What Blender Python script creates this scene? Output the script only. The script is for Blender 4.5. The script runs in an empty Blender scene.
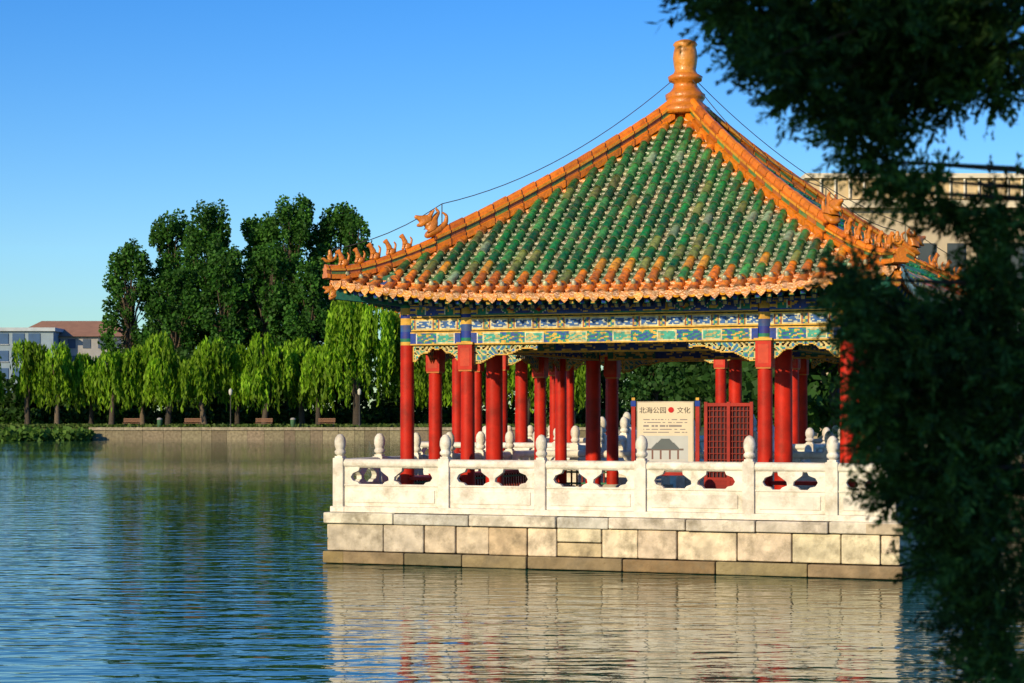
import bpy, math, random
import numpy as np
from mathutils import Vector, Matrix
random.seed(7); rng=np.random.default_rng(7)
scene=bpy.context.scene
scene.view_settings.view_transform='Standard'; scene.view_settings.look='None'; scene.view_settings.exposure=0

# ---------------- materials ----------------
def attr_mat(name, rough=.5, nscale=6, lo=.65, hi=1.15, bump=.15, bscale=25, coat=0, dirt=None, dirt_amt=.5, dscale=1.5, spec=.5):
    m=bpy.data.materials.new(name); m.use_nodes=True; nt=m.node_tree; N=nt.nodes; L=nt.links
    b=N['Principled BSDF']; a=N.new('ShaderNodeAttribute'); a.attribute_name='Col'
    tc=N.new('ShaderNodeTexCoord')
    n=N.new('ShaderNodeTexNoise'); n.inputs['Scale'].default_value=nscale; n.inputs['Detail'].default_value=5
    L.new(tc.outputs['Object'],n.inputs['Vector'])
    mr=N.new('ShaderNodeMapRange'); mr.inputs['From Min'].default_value=.3; mr.inputs['From Max'].default_value=.7
    mr.inputs['To Min'].default_value=lo; mr.inputs['To Max'].default_value=hi
    L.new(n.outputs['Fac'],mr.inputs['Value'])
    mx=N.new('ShaderNodeVectorMath'); mx.operation='SCALE'
    L.new(a.outputs['Color'],mx.inputs[0]); L.new(mr.outputs['Result'],mx.inputs['Scale'])
    out=mx.outputs[0]
    if dirt:
        n2=N.new('ShaderNodeTexNoise'); n2.inputs['Scale'].default_value=dscale; n2.inputs['Detail'].default_value=6; n2.inputs['Roughness'].default_value=.7
        L.new(tc.outputs['Object'],n2.inputs['Vector'])
        r2=N.new('ShaderNodeMapRange'); r2.inputs['From Min'].default_value=.48; r2.inputs['From Max'].default_value=.7
        r2.inputs['To Max'].default_value=dirt_amt; L.new(n2.outputs['Fac'],r2.inputs['Value'])
        mm=N.new('ShaderNodeMix'); mm.data_type='RGBA'; L.new(r2.outputs['Result'],mm.inputs[0]); L.new(out,mm.inputs[6]); mm.inputs[7].default_value=(*dirt,1)
        out=mm.outputs[2]
    L.new(out,b.inputs['Base Color']); b.inputs['Roughness'].default_value=rough
    b.inputs['Coat Weight'].default_value=coat; b.inputs['Coat Roughness'].default_value=.15
    b.inputs['Specular IOR Level'].default_value=spec
    if bump>0:
        nb=N.new('ShaderNodeTexNoise'); nb.inputs['Scale'].default_value=bscale; nb.inputs['Detail'].default_value=4
        L.new(tc.outputs['Object'],nb.inputs['Vector'])
        bp=N.new('ShaderNodeBump'); bp.inputs['Strength'].default_value=bump; bp.inputs['Distance'].default_value=.03
        L.new(nb.outputs['Fac'],bp.inputs['Height']); L.new(bp.outputs['Normal'],b.inputs['Normal'])
    return m
def leaf_mat(name, trans=.3, rough=.6):
    m=bpy.data.materials.new(name); m.use_nodes=True; nt=m.node_tree; N=nt.nodes; L=nt.links
    a=N.new('ShaderNodeAttribute'); a.attribute_name='Col'; N.remove(N['Principled BSDF'])
    d=N.new('ShaderNodeBsdfDiffuse'); L.new(a.outputs['Color'],d.inputs['Color'])
    gl=N.new('ShaderNodeBsdfGlossy'); gl.inputs['Roughness'].default_value=rough; gl.inputs['Color'].default_value=(.5,.5,.5,1)
    m0=N.new('ShaderNodeMixShader'); m0.inputs[0].default_value=.03; L.new(d.outputs[0],m0.inputs[1]); L.new(gl.outputs[0],m0.inputs[2])
    t=N.new('ShaderNodeBsdfTranslucent'); g=N.new('ShaderNodeVectorMath'); g.operation='MULTIPLY'; g.inputs[1].default_value=(1.3,1.5,.6)
    L.new(a.outputs['Color'],g.inputs[0]); L.new(g.outputs[0],t.inputs['Color'])
    mx=N.new('ShaderNodeMixShader'); mx.inputs[0].default_value=trans
    L.new(m0.outputs[0],mx.inputs[1]); L.new(t.outputs[0],mx.inputs[2]); L.new(mx.outputs[0],N['Material Output'].inputs['Surface'])
    return m
M_tile=attr_mat('glazed_tile',rough=.30,nscale=11,lo=.40,hi=1.35,bump=.3,bscale=30,coat=.2,dirt=(.26,.24,.10),dirt_amt=.36,dscale=9)
M_ridge=attr_mat('glazed_ridge',rough=.36,nscale=9,lo=.55,hi=1.2,bump=.4,bscale=22,coat=.15,dirt=(.16,.06,.015),dirt_amt=.6,dscale=9)
M_red=attr_mat('red_lacquer',rough=.55,nscale=3,lo=.7,hi=1.15,bump=.06,coat=.0,dirt=(.10,.015,.008),dirt_amt=.5,dscale=2.5,spec=.22)
M_paint=attr_mat('painted_timber',rough=.65,nscale=14,lo=.6,hi=1.15,bump=.1,bscale=40,dirt=(.10,.09,.06),dirt_amt=.45,dscale=5,spec=.3)
M_marble=attr_mat('white_marble',rough=.6,nscale=5,lo=.78,hi=1.06,bump=.25,bscale=28,dirt=(.36,.30,.21),dirt_amt=.75,dscale=3.2)
M_stone=attr_mat('platform_stone',rough=.9,nscale=4,lo=.66,hi=1.18,bump=1.0,bscale=9,dirt=(.17,.14,.09),dirt_amt=.75,dscale=2.8,spec=.2)
M_bark=attr_mat('bark',rough=.9,nscale=8,lo=.6,hi=1.2,bump=.6,bscale=20)
M_wall=attr_mat('building_plaster',rough=.8,nscale=.8,lo=.85,hi=1.08,bump=.05)
M_leaf=leaf_mat('foliage'); M_leafw=leaf_mat('willow_foliage',.35); M_leafj=leaf_mat('juniper_foliage',.2,.7)

# ---------------- mesh builder ----------------
class MB:
    def __init__(s): s.v=[];s.f=[];s.c=[];s.sm=[]
    def add(s,vs,fs,col,smooth=False):
        o=len(s.v); s.v+= [tuple(p) for p in vs]
        for i,f in enumerate(fs):
            s.f.append([o+k for k in f]); s.c.append(col[i] if isinstance(col,list) else col); s.sm.append(smooth)
    def box(s,c,d,col,rot=0,M=None):
        hx,hy,hz=d[0]/2,d[1]/2,d[2]/2; ca,sa=math.cos(rot),math.sin(rot); vs=[]
        for z in(-hz,hz):
            for x,y in((-hx,-hy),(hx,-hy),(hx,hy),(-hx,hy)):
                vs.append((c[0]+x*ca-y*sa,c[1]+x*sa+y*ca,c[2]+z))
        if M: vs=[M@Vector(p) for p in vs]
        s.add(vs,[(3,2,1,0),(4,5,6,7),(0,1,5,4),(1,2,6,5),(2,3,7,6),(3,0,4,7)],col)
    def beam(s,a,b,w,h,col):
        a=Vector(a);b=Vector(b);d=(b-a).normalized(); sd=d.cross(Vector((0,0,1))).normalized()*(w/2); up=sd.cross(d).normalized()*(h/2)
        vs=[a-sd-up,a+sd-up,a+sd+up,a-sd+up,b-sd-up,b+sd-up,b+sd+up,b-sd+up]
        s.add(vs,[(0,1,2,3),(7,6,5,4),(0,4,5,1),(1,5,6,2),(2,6,7,3),(3,7,4,0)],col)
    def lathe(s,prof,x,y,n,col):
        vs=[];fs=[];cs=[]
        for r,z in prof:
            for i in range(n):
                a=2*math.pi*i/n; vs.append((x+r*math.cos(a),y+r*math.sin(a),z))
        for j in range(len(prof)-1):
            for i in range(n):
                fs.append((j*n+i,j*n+(i+1)%n,(j+1)*n+(i+1)%n,(j+1)*n+i)); cs.append(col(prof[j][1]) if callable(col) else col)
        s.add(vs,fs,cs,True)
    def tube(s,pts,rad,n,col):
        pts=[Vector(p) for p in pts]; vs=[];fs=[]
        for i,p in enumerate(pts):
            d=(pts[min(i+1,len(pts)-1)]-pts[max(i-1,0)]).normalized()
            a=d.cross(Vector((0.31,.2,.93))).normalized(); b=d.cross(a)
            for k in range(n):
                t=2*math.pi*k/n; vs.append(p+(a*math.cos(t)+b*math.sin(t))*rad[i])
        for i in range(len(pts)-1):
            for k in range(n): fs.append((i*n+k,i*n+(k+1)%n,(i+1)*n+(k+1)%n,(i+1)*n+k))
        s.add(vs,fs,col,True)
    def prism(s,poly,org,dx,dy,th,col):
        org=Vector(org);dx=Vector(dx);dy=Vector(dy);n=len(poly)
        vs=[org+dx*a+Vector((0,0,z))-dy*th/2 for a,z in poly]+[org+dx*a+Vector((0,0,z))+dy*th/2 for a,z in poly]
        fs=[tuple(range(n)),tuple(range(2*n-1,n-1,-1))]+[(i,n+i,n+(i+1)%n,(i+1)%n) for i in range(n)]
        s.add(vs,fs,col)
    def mesh(s,name,mat):
        me=bpy.data.meshes.new(name); me.from_pydata(s.v,[],s.f); me.materials.append(mat)
        ca=me.color_attributes.new('Col','FLOAT_COLOR','CORNER')
        cnt=np.array([len(f) for f in s.f]); c=np.ones((len(s.c),4),dtype=np.float32); c[:,:3]=np.array(s.c,dtype=np.float32)[:,:3]
        ca.data.foreach_set('color',np.repeat(c,cnt,axis=0).ravel())
        me.polygons.foreach_set('use_smooth',s.sm); me.update(); return me
    def obj(s,name,mat,parent=None,bevel=0,loc=None,M=None):
        o=bpy.data.objects.new(name,s.mesh(name,mat)); scene.collection.objects.link(o)
        if parent: o.parent=parent
        if loc: o.location=loc
        if M: o.matrix_world=M
        if bevel:
            bm=o.modifiers.new('b','BEVEL'); bm.width=bevel; bm.segments=2; bm.limit_method='ANGLE'
        return o
def quads_obj(name,V,C,mat,parent=None,loc=None):
    n=len(V); me=bpy.data.meshes.new(name); me.vertices.add(4*n); me.vertices.foreach_set('co',V.astype(np.float32).ravel())
    me.loops.add(4*n); me.loops.foreach_set('vertex_index',np.arange(4*n,dtype=np.int32))
    me.polygons.add(n); me.polygons.foreach_set('loop_start',np.arange(0,4*n,4,dtype=np.int32)); me.polygons.foreach_set('loop_total',np.full(n,4,dtype=np.int32))
    me.update(calc_edges=True); me.materials.append(mat)
    ca=me.color_attributes.new('Col','FLOAT_COLOR','CORNER'); c=np.ones((n,4),dtype=np.float32); c[:,:3]=C
    ca.data.foreach_set('color',np.repeat(c,4,axis=0).ravel())
    o=bpy.data.objects.new(name,me); scene.collection.objects.link(o)
    if parent: o.parent=parent
    if loc: o.location=loc
    return o
def empty(name,loc=(0,0,0),rot=0):
    e=bpy.data.objects.new(name,None); scene.collection.objects.link(e); e.location=loc; e.rotation_euler=(0,0,rot); return e
def jit(c,a=.15):
    k=1+random.uniform(-a,a); return (c[0]*k,c[1]*k*(1+random.uniform(-a,a)*.3),c[2]*k)

ROT=math.radians(-21.57); PC=(3.282,38.83,0)
ORANGE=(.78,.21,.006); YEL=(.82,.35,.018); GREEN=(.010,.165,.030); LG=(.05,.27,.055)
BLUE=(.012,.05,.32); TEAL=(.01,.21,.13); GOLD=(.72,.42,.07); CREAM=(.66,.60,.36); RED=(.50,.018,.005); WHITE=(.75,.72,.65)
# ================= PAVILION =================
pav=empty('lakeside_pavilion',PC,ROT)
HB=4.85
def Zs(h): return 8.5-3.88*(max(h,.02)/HB)**.87
def lift(v,h): return .44*(abs(v)/5)**3.2*(h/5)**2
def Hedge(v): return HB+.17*(abs(v)/5)**3
def SP(k,v,h,dz=0):
    x,y=v,-h
    for _ in range(k): x,y=-y,x
    return Vector((x,y,Zs(h)+lift(v,h)+dz))
tiles=MB(); pans=MB(); rng2=random.Random(3)
SPC=.262
for k in range(4):
    for i in range(-18,19):
        v=i*SPC; He=Hedge(v)+rng2.uniform(-.012,.012); hmin=max(abs(v)-.02,.32); ln=.285; h=He; j=0
        side=SP(k,1,3)-SP(k,0,3); side.z=0; side.normalize()
        while h>hmin+.05:
            h1=max(h-ln,hmin); vj=v+rng2.uniform(-.008,.008); a=SP(k,vj,h); b=SP(k,vj+rng2.uniform(-.006,.006),h1-.02)
            t=(b-a).normalized(); up=side.cross(t).normalized(); up=up if up.z>0 else -up
            hipd=h-abs(v)
            if j<1 or hipd<.36: col=jit(ORANGE,.25)
            else:
                r=rng2.random(); 
                col=jit(GREEN,.45) if r<.66 else (jit(LG,.3) if r<.86 else (jit((.22,.26,.05),.3) if r<.95 else jit((.26,.36,.20),.3)))
                if j==1 and r<.75: col=jit(ORANGE,.3)
                if j==2 and r<.3: col=jit(YEL,.2)
            vs=[];fs=[];ns=6
            for p,r,o in((a,.090,.016),(b,.070,.0)):
                for q in range(ns+1):
                    an=math.pi*q/ns; vs.append(p+side*math.cos(an)*r+up*(math.sin(an)*r*1.05+o))
            for q in range(ns): fs.append((q,q+1,ns+1+q+1,ns+1+q))
            tiles.add(vs,fs,col,True)
            vs=[]
            for r in(.090,.066):
                for q in range(ns+1):
                    an=math.pi*q/ns; vs.append(a+side*math.cos(an)*r+up*(math.sin(an)*r*1.05+.016))
            tiles.add(vs,[(q,ns+1+q,ns+2+q,q+1) for q in range(ns)],tuple(c*.5+.08 for c in col))
            if j==0:
                out=-t; out.z=0; out.normalize(); c0=a+out*.012+Vector((0,0,.012)); R=.094
                ring=[c0+side*math.cos(2*math.pi*q/14)*R+Vector((0,0,math.sin(2*math.pi*q/14)*R)) for q in range(14)]
                ri=[c0+out*.012+side*math.cos(2*math.pi*q/14)*R*.62+Vector((0,0,math.sin(2*math.pi*q/14)*R*.62)) for q in range(14)]
                bk=[p-out*.05 for p in ring]
                tiles.add(ring+ri+bk,[(q,(q+1)%14,14+(q+1)%14,14+q) for q in range(14)]+[tuple(range(14,28))]+[(q,28+q,28+(q+1)%14,(q+1)%14) for q in range(14)],
                          [jit(YEL,.2)]*14+[jit((.42,.13,.02),.3)]+[ORANGE]*14)
                cc=a+t*.2+up*.085
                tiles.tube([cc,cc+up*.03,cc+up*.065,cc+up*.08],[.042,.046,.03,.003],8,jit((.40,.42,.26),.3))
            h=h1; j+=1
    for i in range(-19,19):
        va=i*SPC; vb=va+SPC; vm=(va+vb)/2
        if abs(vm)>4.9: continue
        He=Hedge(vm); hmin=max(min(abs(va),abs(vb)),.1); h=He; j=0
        while h>hmin:
            h1=max(h-.13,hmin)
            vaa=max(-h1,min(h1,va)) if abs(va)>h1 else va; vbb=max(-h1,min(h1,vb)) if abs(vb)>h1 else vb
            va0=max(-h,min(h,va)); vb0=max(-h,min(h,vb))
            hip=h-abs(vm)
            col=jit(ORANGE,.3) if (j<3 or hip<.36) else (jit((.03,.10,.025),.5) if rng2.random()<.72 else jit((.24,.22,.10),.4))
            mid0=(va0+vb0)/2; mid1=(vaa+vbb)/2
            vs=[SP(k,va0,h,.02),SP(k,mid0,h,-.012+.02),SP(k,vb0,h,.02),SP(k,vaa,h1,0),SP(k,mid1,h1,-.03),SP(k,vbb,h1,0)]
            pans.add(vs,[(0,1,4,3),(1,2,5,4)],col)
            pans.add([SP(k,va0,h,.02),SP(k,vb0,h,.02),SP(k,vb0,h,-.03),SP(k,va0,h,-.03)],[(0,3,2,1)],tuple(c*.8 for c in col))
            h=h1; j+=1
        o=SP(k,vm,He+.015); s2=(SP(k,1,3)-SP(k,0,3)); s2.z=0; s2.normalize()
        pl=[(-.085,.05),(-.09,-.02),(-.05,-.075),(0,-.12),(.05,-.075),(.09,-.02),(.085,.05)]
        outv=SP(k,vm,He+1)-SP(k,vm,He); outv.z=0; outv.normalize()
        pans.prism(pl,o,s2,outv,.02,jit((.62,.20,.015),.3))
tiles.obj('roof_barrel_tiles',M_tile,pav); pans.obj('roof_pan_tiles',M_tile,pav)
ev=MB()
for k in range(4):
    N=40
    for i in range(N):
        va=-4.95+9.9*i/N; vb=-4.95+9.9*(i+1)/N
        A=SP(k,va,Hedge(va)-.06,-.03);B=SP(k,vb,Hedge(vb)-.06,-.03)
        dn=Vector((0,0,.10)); ev.add([A,B,B-dn,A-dn],[(0,3,2,1)],(.22,.02,.01))
        Ai=SP(k,va*.78,3.9);Bi=SP(k,vb*.78,3.9); Ai.z=A.z+.20;Bi.z=B.z+.20
        ev.add([A-dn*.9,B-dn*.9,Bi,Ai],[(0,1,2,3)],(.02,.08,.05))
    for i in range(-25,26):
        v=i*.19; He=Hedge(v); a=SP(k,v,He-.10); b=SP(k,v*.97,3.9); b.z=a.z+.10; a.z-=.175
        ev.beam(a,b,.085,.085,(.01,.15,.08))
        o=(a-b).normalized()*.006
        ev.beam(a+o,a+o*.2,.06,.06,GOLD if i%2 else BLUE)
        a2=SP(k,v+.095,He-.50); a2.z=a.z-.055; b2=SP(k,(v+.095)*.97,3.9); b2.z=a.z+.17
        ev.beam(a2,b2,.09,.09,(.01,.05,.22)); o=(a2-b2).normalized()*.006
        ev.beam(a2+o,a2+o*.2,.06,.06,(.45,.38,.2))
    c=SP(k,5.0,5.0); i0=SP(k,3.9,3.9); i0.z=4.62
    ev.beam(Vector((c.x*.985,c.y*.985,c.z-.22)),i0,.17,.20,(.02,.16,.12))
    ev.beam(Vector((c.x*1.0,c.y*1.0,c.z-.22)),Vector((c.x*.986,c.y*.986,c.z-.22)),.10,.12,GOLD)
for k in range(4):
    def R(x,y):
        for _ in range(k): x,y=-y,x
        return x,y
    p=[R(-3.9,-3.9),R(3.9,-3.9)]
    ev.add([(p[0][0],p[0][1],4.5),(p[1][0],p[1][1],4.5),(p[1][0],p[1][1],5.0),(p[0][0],p[0][1],5.0)],[(0,1,2,3)],(.03,.08,.10))
G=16
for i in range(G):
    for j in range(G):
        x=-3.88+7.76*i/G; y=-3.88+7.76*j/G; w=7.76/G
        ev.add([(x,y,4.62),(x+w,y,4.62),(x+w,y+w,4.62),(x,y+w,4.62)],[(0,3,2,1)],(.015,.10,.07))
        ev.add([(x+.09,y+.09,4.61),(x+w-.09,y+.09,4.61),(x+w-.09,y+w-.09,4.61),(x+.09,y+w-.09,4.61)],[(0,3,2,1)],(.03,.05,.2))
        ev.add([(x+.18,y+.18,4.605),(x+w-.18,y+.18,4.605),(x+w-.18,y+w-.18,4.605),(x+.18,y+w-.18,4.605)],[(0,3,2,1)],(.4,.28,.08))
ev.obj('eave_rafters_and_ceiling',M_paint,pav)
rd=MB()
full=[(-.17,-.06),(-.17,.06),(-.115,.075),(-.11,.155),(-.15,.17),(-.15,.22),(-.085,.235),(-.08,.275),(-.05,.32),(0,.34)]
full=full+[(-a,b) for a,b in reversed(full[:-1])]
def hip_z(h): return Zs(h)+lift(h,h)
for k in range(4):
    def P(h,l,u):
        x,y=h,-h
        for _ in range(k): x,y=-y,x
        d=Vector((x,y,0)).normalized(); lat=Vector((-d.y,d.x,0))
        return Vector((x,y,hip_z(min(h,5.0))+u))+lat*l
    def ex(h): return .10*max(0,(h-4.5)/.6)**2
    n=len(full)
    def run(h0,h1,sx,su):
        a=h0; i=0
        while a<h1-.02:
            L_=.20; b=min(a+L_-.022,h1); base=jit(ORANGE,.26)
            cols_=[]
            for q in range(n-1):
                cc=base
                if q in(2,n-4): cc=jit((.40,.12,.015),.3) if i%2 else jit((.10,.22,.05),.3)
                if q in(4,n-6): cc=jit(YEL,.2)
                cols_.append(cc)
            g=1+random.uniform(-.02,.03)
            vs=[P(a,l*sx*g,u*su*g+ex(a)) for l,u in full]+[P(b,l*sx*(g-.03),u*su*(g-.02)+ex(b)) for l,u in full]
            rd.add(vs,[(q,q+1,n+q+1,n+q) for q in range(n-1)],cols_)
            rd.add(vs[:n],[tuple(range(n-1,-1,-1))],base); rd.add(vs[n:],[tuple(range(n))],base)
            c=min(b+.022,h1); vs=[P(b,l*sx*.90,u*su*.93+ex(b)) for l,u in full]+[P(c,l*sx*.90,u*su*.93+ex(c)) for l,u in full]
            rd.add(vs,[(q,q+1,n+q+1,n+q) for q in range(n-1)],(.20,.06,.01))
            a=c; i+=1
    run(.22,3.62,1,1); run(3.62,5.06,.85,.62)
rd.obj('hip_ridges',M_ridge,pav)
fn=MB()
zb=8.28
fn.lathe([(.02,zb),(.47,zb+.0),(.47,zb+.12),(.40,zb+.16),(.33,zb+.24),(.37,zb+.30),(.38,zb+.38),(.29,zb+.44),(.23,zb+.52),(.22,zb+.60),(.31,zb+.64),(.33,zb+.72),(.23,zb+.78),(.20,zb+.84),(.22,zb+.95),(.235,zb+1.08),(.22,zb+1.2),(.20,zb+1.28),(.235,zb+1.33),(.20,zb+1.38),(.10,zb+1.42),(0,zb+1.44)],0,0,24,lambda z:(.74,.28,.02) if z>zb+.75 else (.66,.20,.012))
fn.obj('roof_finial',M_ridge,pav)
def skin_mesh(name,verts,edges,radii,col,mat,sub=2):
    me=bpy.data.meshes.new(name+'_src'); me.from_pydata(verts,edges,[]); o=bpy.data.objects.new(name+'_src',me); scene.collection.objects.link(o)
    m=o.modifiers.new('s','SKIN'); 
    for i,r in enumerate(radii): me.skin_vertices[0].data[i].radius=(r,r)
    me.skin_vertices[0].data[0].use_root=True
    o.modifiers.new('ss','SUBSURF').levels=sub; o.modifiers['ss'].render_levels=sub
    bpy.context.view_layer.update(); dg=bpy.context.evaluated_depsgraph_get()
    out=bpy.data.meshes.new_from_object(o.evaluated_get(dg)); out.name=name
    bpy.data.objects.remove(o); out.materials.clear(); out.materials.append(mat)
    for a in list(out.color_attributes): out.color_attributes.remove(a)
    ca=out.color_attributes.new('Col','FLOAT_COLOR','CORNER'); n=len(ca.data)
    ca.data.foreach_set('color',np.tile(np.array([*col,1],dtype=np.float32),n)); out.polygons.foreach_set('use_smooth',[True]*len(out.polygons)); return out
beast=skin_mesh('ridge_beast',[(0,0,.05),(.05,0,.13),(.07,0,.20),(.10,0,.245),(.155,0,.225),(.08,.03,.06),(.10,.035,0),(.08,-.03,.06),(.10,-.035,0),(-.06,0,.09),(-.085,0,.18),(-.05,0,.23),(.08,.02,.285),(.08,-.02,.285),(-.02,0,-.01),(.04,.05,0),(.04,-.05,0)],
  [(0,1),(1,2),(2,3),(3,4),(1,5),(5,6),(1,7),(7,8),(0,9),(9,10),(10,11),(3,12),(3,13),(0,14),(0,15),(0,16)],[.058,.052,.036,.038,.02,.02,.02,.02,.02,.024,.02,.012,.01,.01,.05,.022,.022],(.66,.20,.012),M_ridge)
big=skin_mesh('ridge_dragon_head',[(0,0,.08),(.06,0,.22),(.12,0,.33),(.24,0,.36),(.34,0,.40),(.22,0,.25),(.31,0,.24),(-.02,0,.36),(-.10,0,.46),(-.04,0,.54),(.05,.05,.42),(.0,.07,.50),(.05,-.05,.42),(0,-.07,.50),(-.12,0,.18),(-.22,0,.28),(-.24,0,.40),(-.16,0,.46),(.18,0,.05)],
  [(0,1),(1,2),(2,3),(3,4),(2,5),(5,6),(1,7),(7,8),(8,9),(2,10),(10,11),(2,12),(12,13),(0,14),(14,15),(15,16),(16,17),(0,18)],[.12,.11,.085,.055,.03,.045,.022,.06,.035,.015,.03,.014,.03,.014,.07,.045,.03,.015,.08],(.66,.21,.015),M_ridge)
rider=skin_mesh('immortal_rider',[(0,0,.04),(.07,0,.07),(.13,0,.13),(.17,0,.12),(-.09,0,.12),(-.12,0,.2),(0,0,.14),(0,0,.22),(0,0,.28),(.05,.03,.17),(.05,-.03,.17)],
  [(0,1),(1,2),(2,3),(0,4),(4,5),(0,6),(6,7),(7,8),(6,9),(6,10)],[.05,.035,.025,.01,.03,.012,.045,.035,.03,.015,.015],(.68,.24,.015),M_ridge)
for k in range(4):
    def hp(h,u):
        x,y=h,-h
        for _ in range(k): x,y=-y,x
        return Vector((x,y,hip_z(min(h,5))+u)), math.atan2(y,x)
    def putm(me,nm,h,u,s=1):
        p,a=hp(h,u); o=bpy.data.objects.new(nm,me); scene.collection.objects.link(o); o.parent=pav; o.location=p; o.rotation_euler=(0,random.uniform(.0,.12),a+random.uniform(-.1,.1)); o.scale=(s,s,s)
    for q in range(5): putm(beast,'ridge_beast_%d'%q,3.96+q*.21,.18+.006*q**1.3,1.0+random.uniform(-.06,.06))
    putm(rider,'immortal_rider',4.98,.27,1.0)
    putm(big,'ridge_dragon_head',3.60,.17,1.05)
    putm(big,'corner_beast_head',4.93,-.36,.62)
wr=MB()
for k in range(4):
    a=Vector((0,0,9.15)); x,y=3.5,-3.5
    for _ in range(k): x,y=-y,x
    b=Vector((x,y,hip_z(3.5)+.75)); pts=[]
    for q in range(17):
        t=q/16; p=a.lerp(b,t); p.z-=.38*4*t*(1-t); pts.append(p)
    wr.tube(pts,[.008]*17,4,(.06,.06,.06)); wr.tube([b,b-Vector((0,0,.5))],[.01,.01],4,(.1,.1,.1))
    x2,y2=4.95,-4.95
    for _ in range(k): x2,y2=-y2,x2
    c=Vector((x2,y2,hip_z(5)+.56)); wr.tube([b.lerp(c,t/6)-Vector((0,0,.12*4*(t/6)*(1-t/6))) for t in range(7)],[.008]*7,4,(.06,.06,.06))
wr.obj('lightning_wires',M_bark,pav)

XS=[-3.97,-2.80,2.58,3.97]; YS=[-3.97,-2.72,2.72,3.97]
cl=MB()
def colcol(z):
    if z<3.84: return RED
    q=int((z-3.84)/.06)%6
    return [GOLD,TEAL,BLUE,GOLD,(.03,.10,.30),TEAL][q]
for i,x in enumerate(XS):
    for j,y in enumerate(YS):
        inner=i in(1,2) and j in(1,2); r=.155 if inner else .125
        zs=[1.12,1.5,2.2,3.0,3.83]+[3.84+.06*q for q in range(13)]
        cl.lathe([(r*1.02 if z<2 else r*(1-.03*(z-2)/2),z) for z in zs],x,y,20,colcol)
        if i in(1,2) and not inner or j in(1,2) and not inner:
            cl.box((x,y,3.62),(.27,.27,.44),RED); cl.box((x,y,3.862),(.31,.31,.04),GOLD); cl.box((x,y,3.385),(.25,.25,.03),(.5,.15,.03))
            cl.box((x,y,3.62),(.18,.276,.32),(.52,.05,.02)); cl.box((x,y,3.62),(.276,.18,.32),(.52,.05,.02))
cl.obj('columns',M_red,pav)
cb=MB()
for i,x in enumerate(XS):
    for j,y in enumerate(YS):
        cb.lathe([(.26,1.02),(.26,1.04),(.21,1.10),(.18,1.13),(.1,1.13)],x,y,20,(.5,.48,.42))
cb.obj('column_bases',M_marble,pav)
def nz(a,b): return math.sin(a*12.9898+b*78.233)*43758.5453%1
def p_upper(u,w,L):
    e=L/2-abs(u)
    if w<.09 or w>.91: return GOLD
    if w<.16 or w>.84: return (.03,.10,.32) if int(u/1.3+50)%2 else TEAL
    if e<.10: return BLUE if (int(w*6)%2) else GOLD
    if e<.14: return GOLD
    if e<.28: return TEAL if nz(round(e*30),round(w*6))>.35 else GOLD
    if e<.31: return WHITE
    s=abs(u)/(L/2)
    if s<.38:
        g=math.sin(u*17+2.6*math.sin(w*5+u*3.1))*math.cos(w*9+1.8*math.sin(u*11))
        return GOLD if g>.42 else BLUE
    if s<.40: return GOLD
    g=math.sin(u*13)*math.sin(w*6.3*1.5+u*4)
    q=abs((u*1.9)%1-.5)+abs(w-.5)*.8
    if .35<q<.39: return WHITE
    if q<.16: return GOLD if g>0 else RED
    return (TEAL if q<.37 else BLUE) if g<.6 else GOLD
def p_panel(u,w,L):
    cell=.46; a=abs(((u/cell)%1)-.5)*cell; b=abs(w-.5)*.22
    if w<.08 or w>.92: return GOLD
    if a<.165 and b<.075:
        if a>.145 or b>.058: return CREAM
        g=math.sin(u*40+3*math.sin(w*9))*math.sin(w*11+u*9)
        return (.55,.58,.48) if g>.35 else (.03,.12,.38)
    if a<.185 and b<.09: return (.35,.09,.02)
    g=math.sin(u*55)*math.sin(w*14)
    return (.60,.46,.14) if g>.25 else ((.03,.30,.17) if g>-.45 else (.02,.10,.34))
def p_lower(u,w,L):
    e=L/2-abs(u)
    if w<.10 or w>.90: return GOLD
    if e<.1: return BLUE
    if e<.13: return WHITE
    g=math.sin(u*21+2.2*math.sin(w*7))*math.cos(w*10+1.5*math.sin(u*15))
    q=abs((u*1.25+.25)%1-.5)/1.25
    if q<.17 and abs(w-.5)<.36:
        return CREAM if q>.155 or abs(w-.5)>.32 else ((.06,.38,.30) if g>-.1 else (.50,.42,.18))
    return GOLD if g>.45 else ((.02,.28,.16) if g>-.15 else (.02,.09,.36))
def p_inner(u,w,L):
    if w<.07 or w>.93: return GOLD
    e=L/2-abs(u)
    if e<.12: return TEAL
    if e<.16: return GOLD
    g=math.sin(u*15+2.6*math.sin(w*6+u*3.1))*math.cos(w*11+1.8*math.sin(u*9))
    return (.75,.50,.12) if g>.25 else ((.01,.05,.28) if abs(u)<L*.3 else (.01,.16,.12))
pb=MB()
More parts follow.
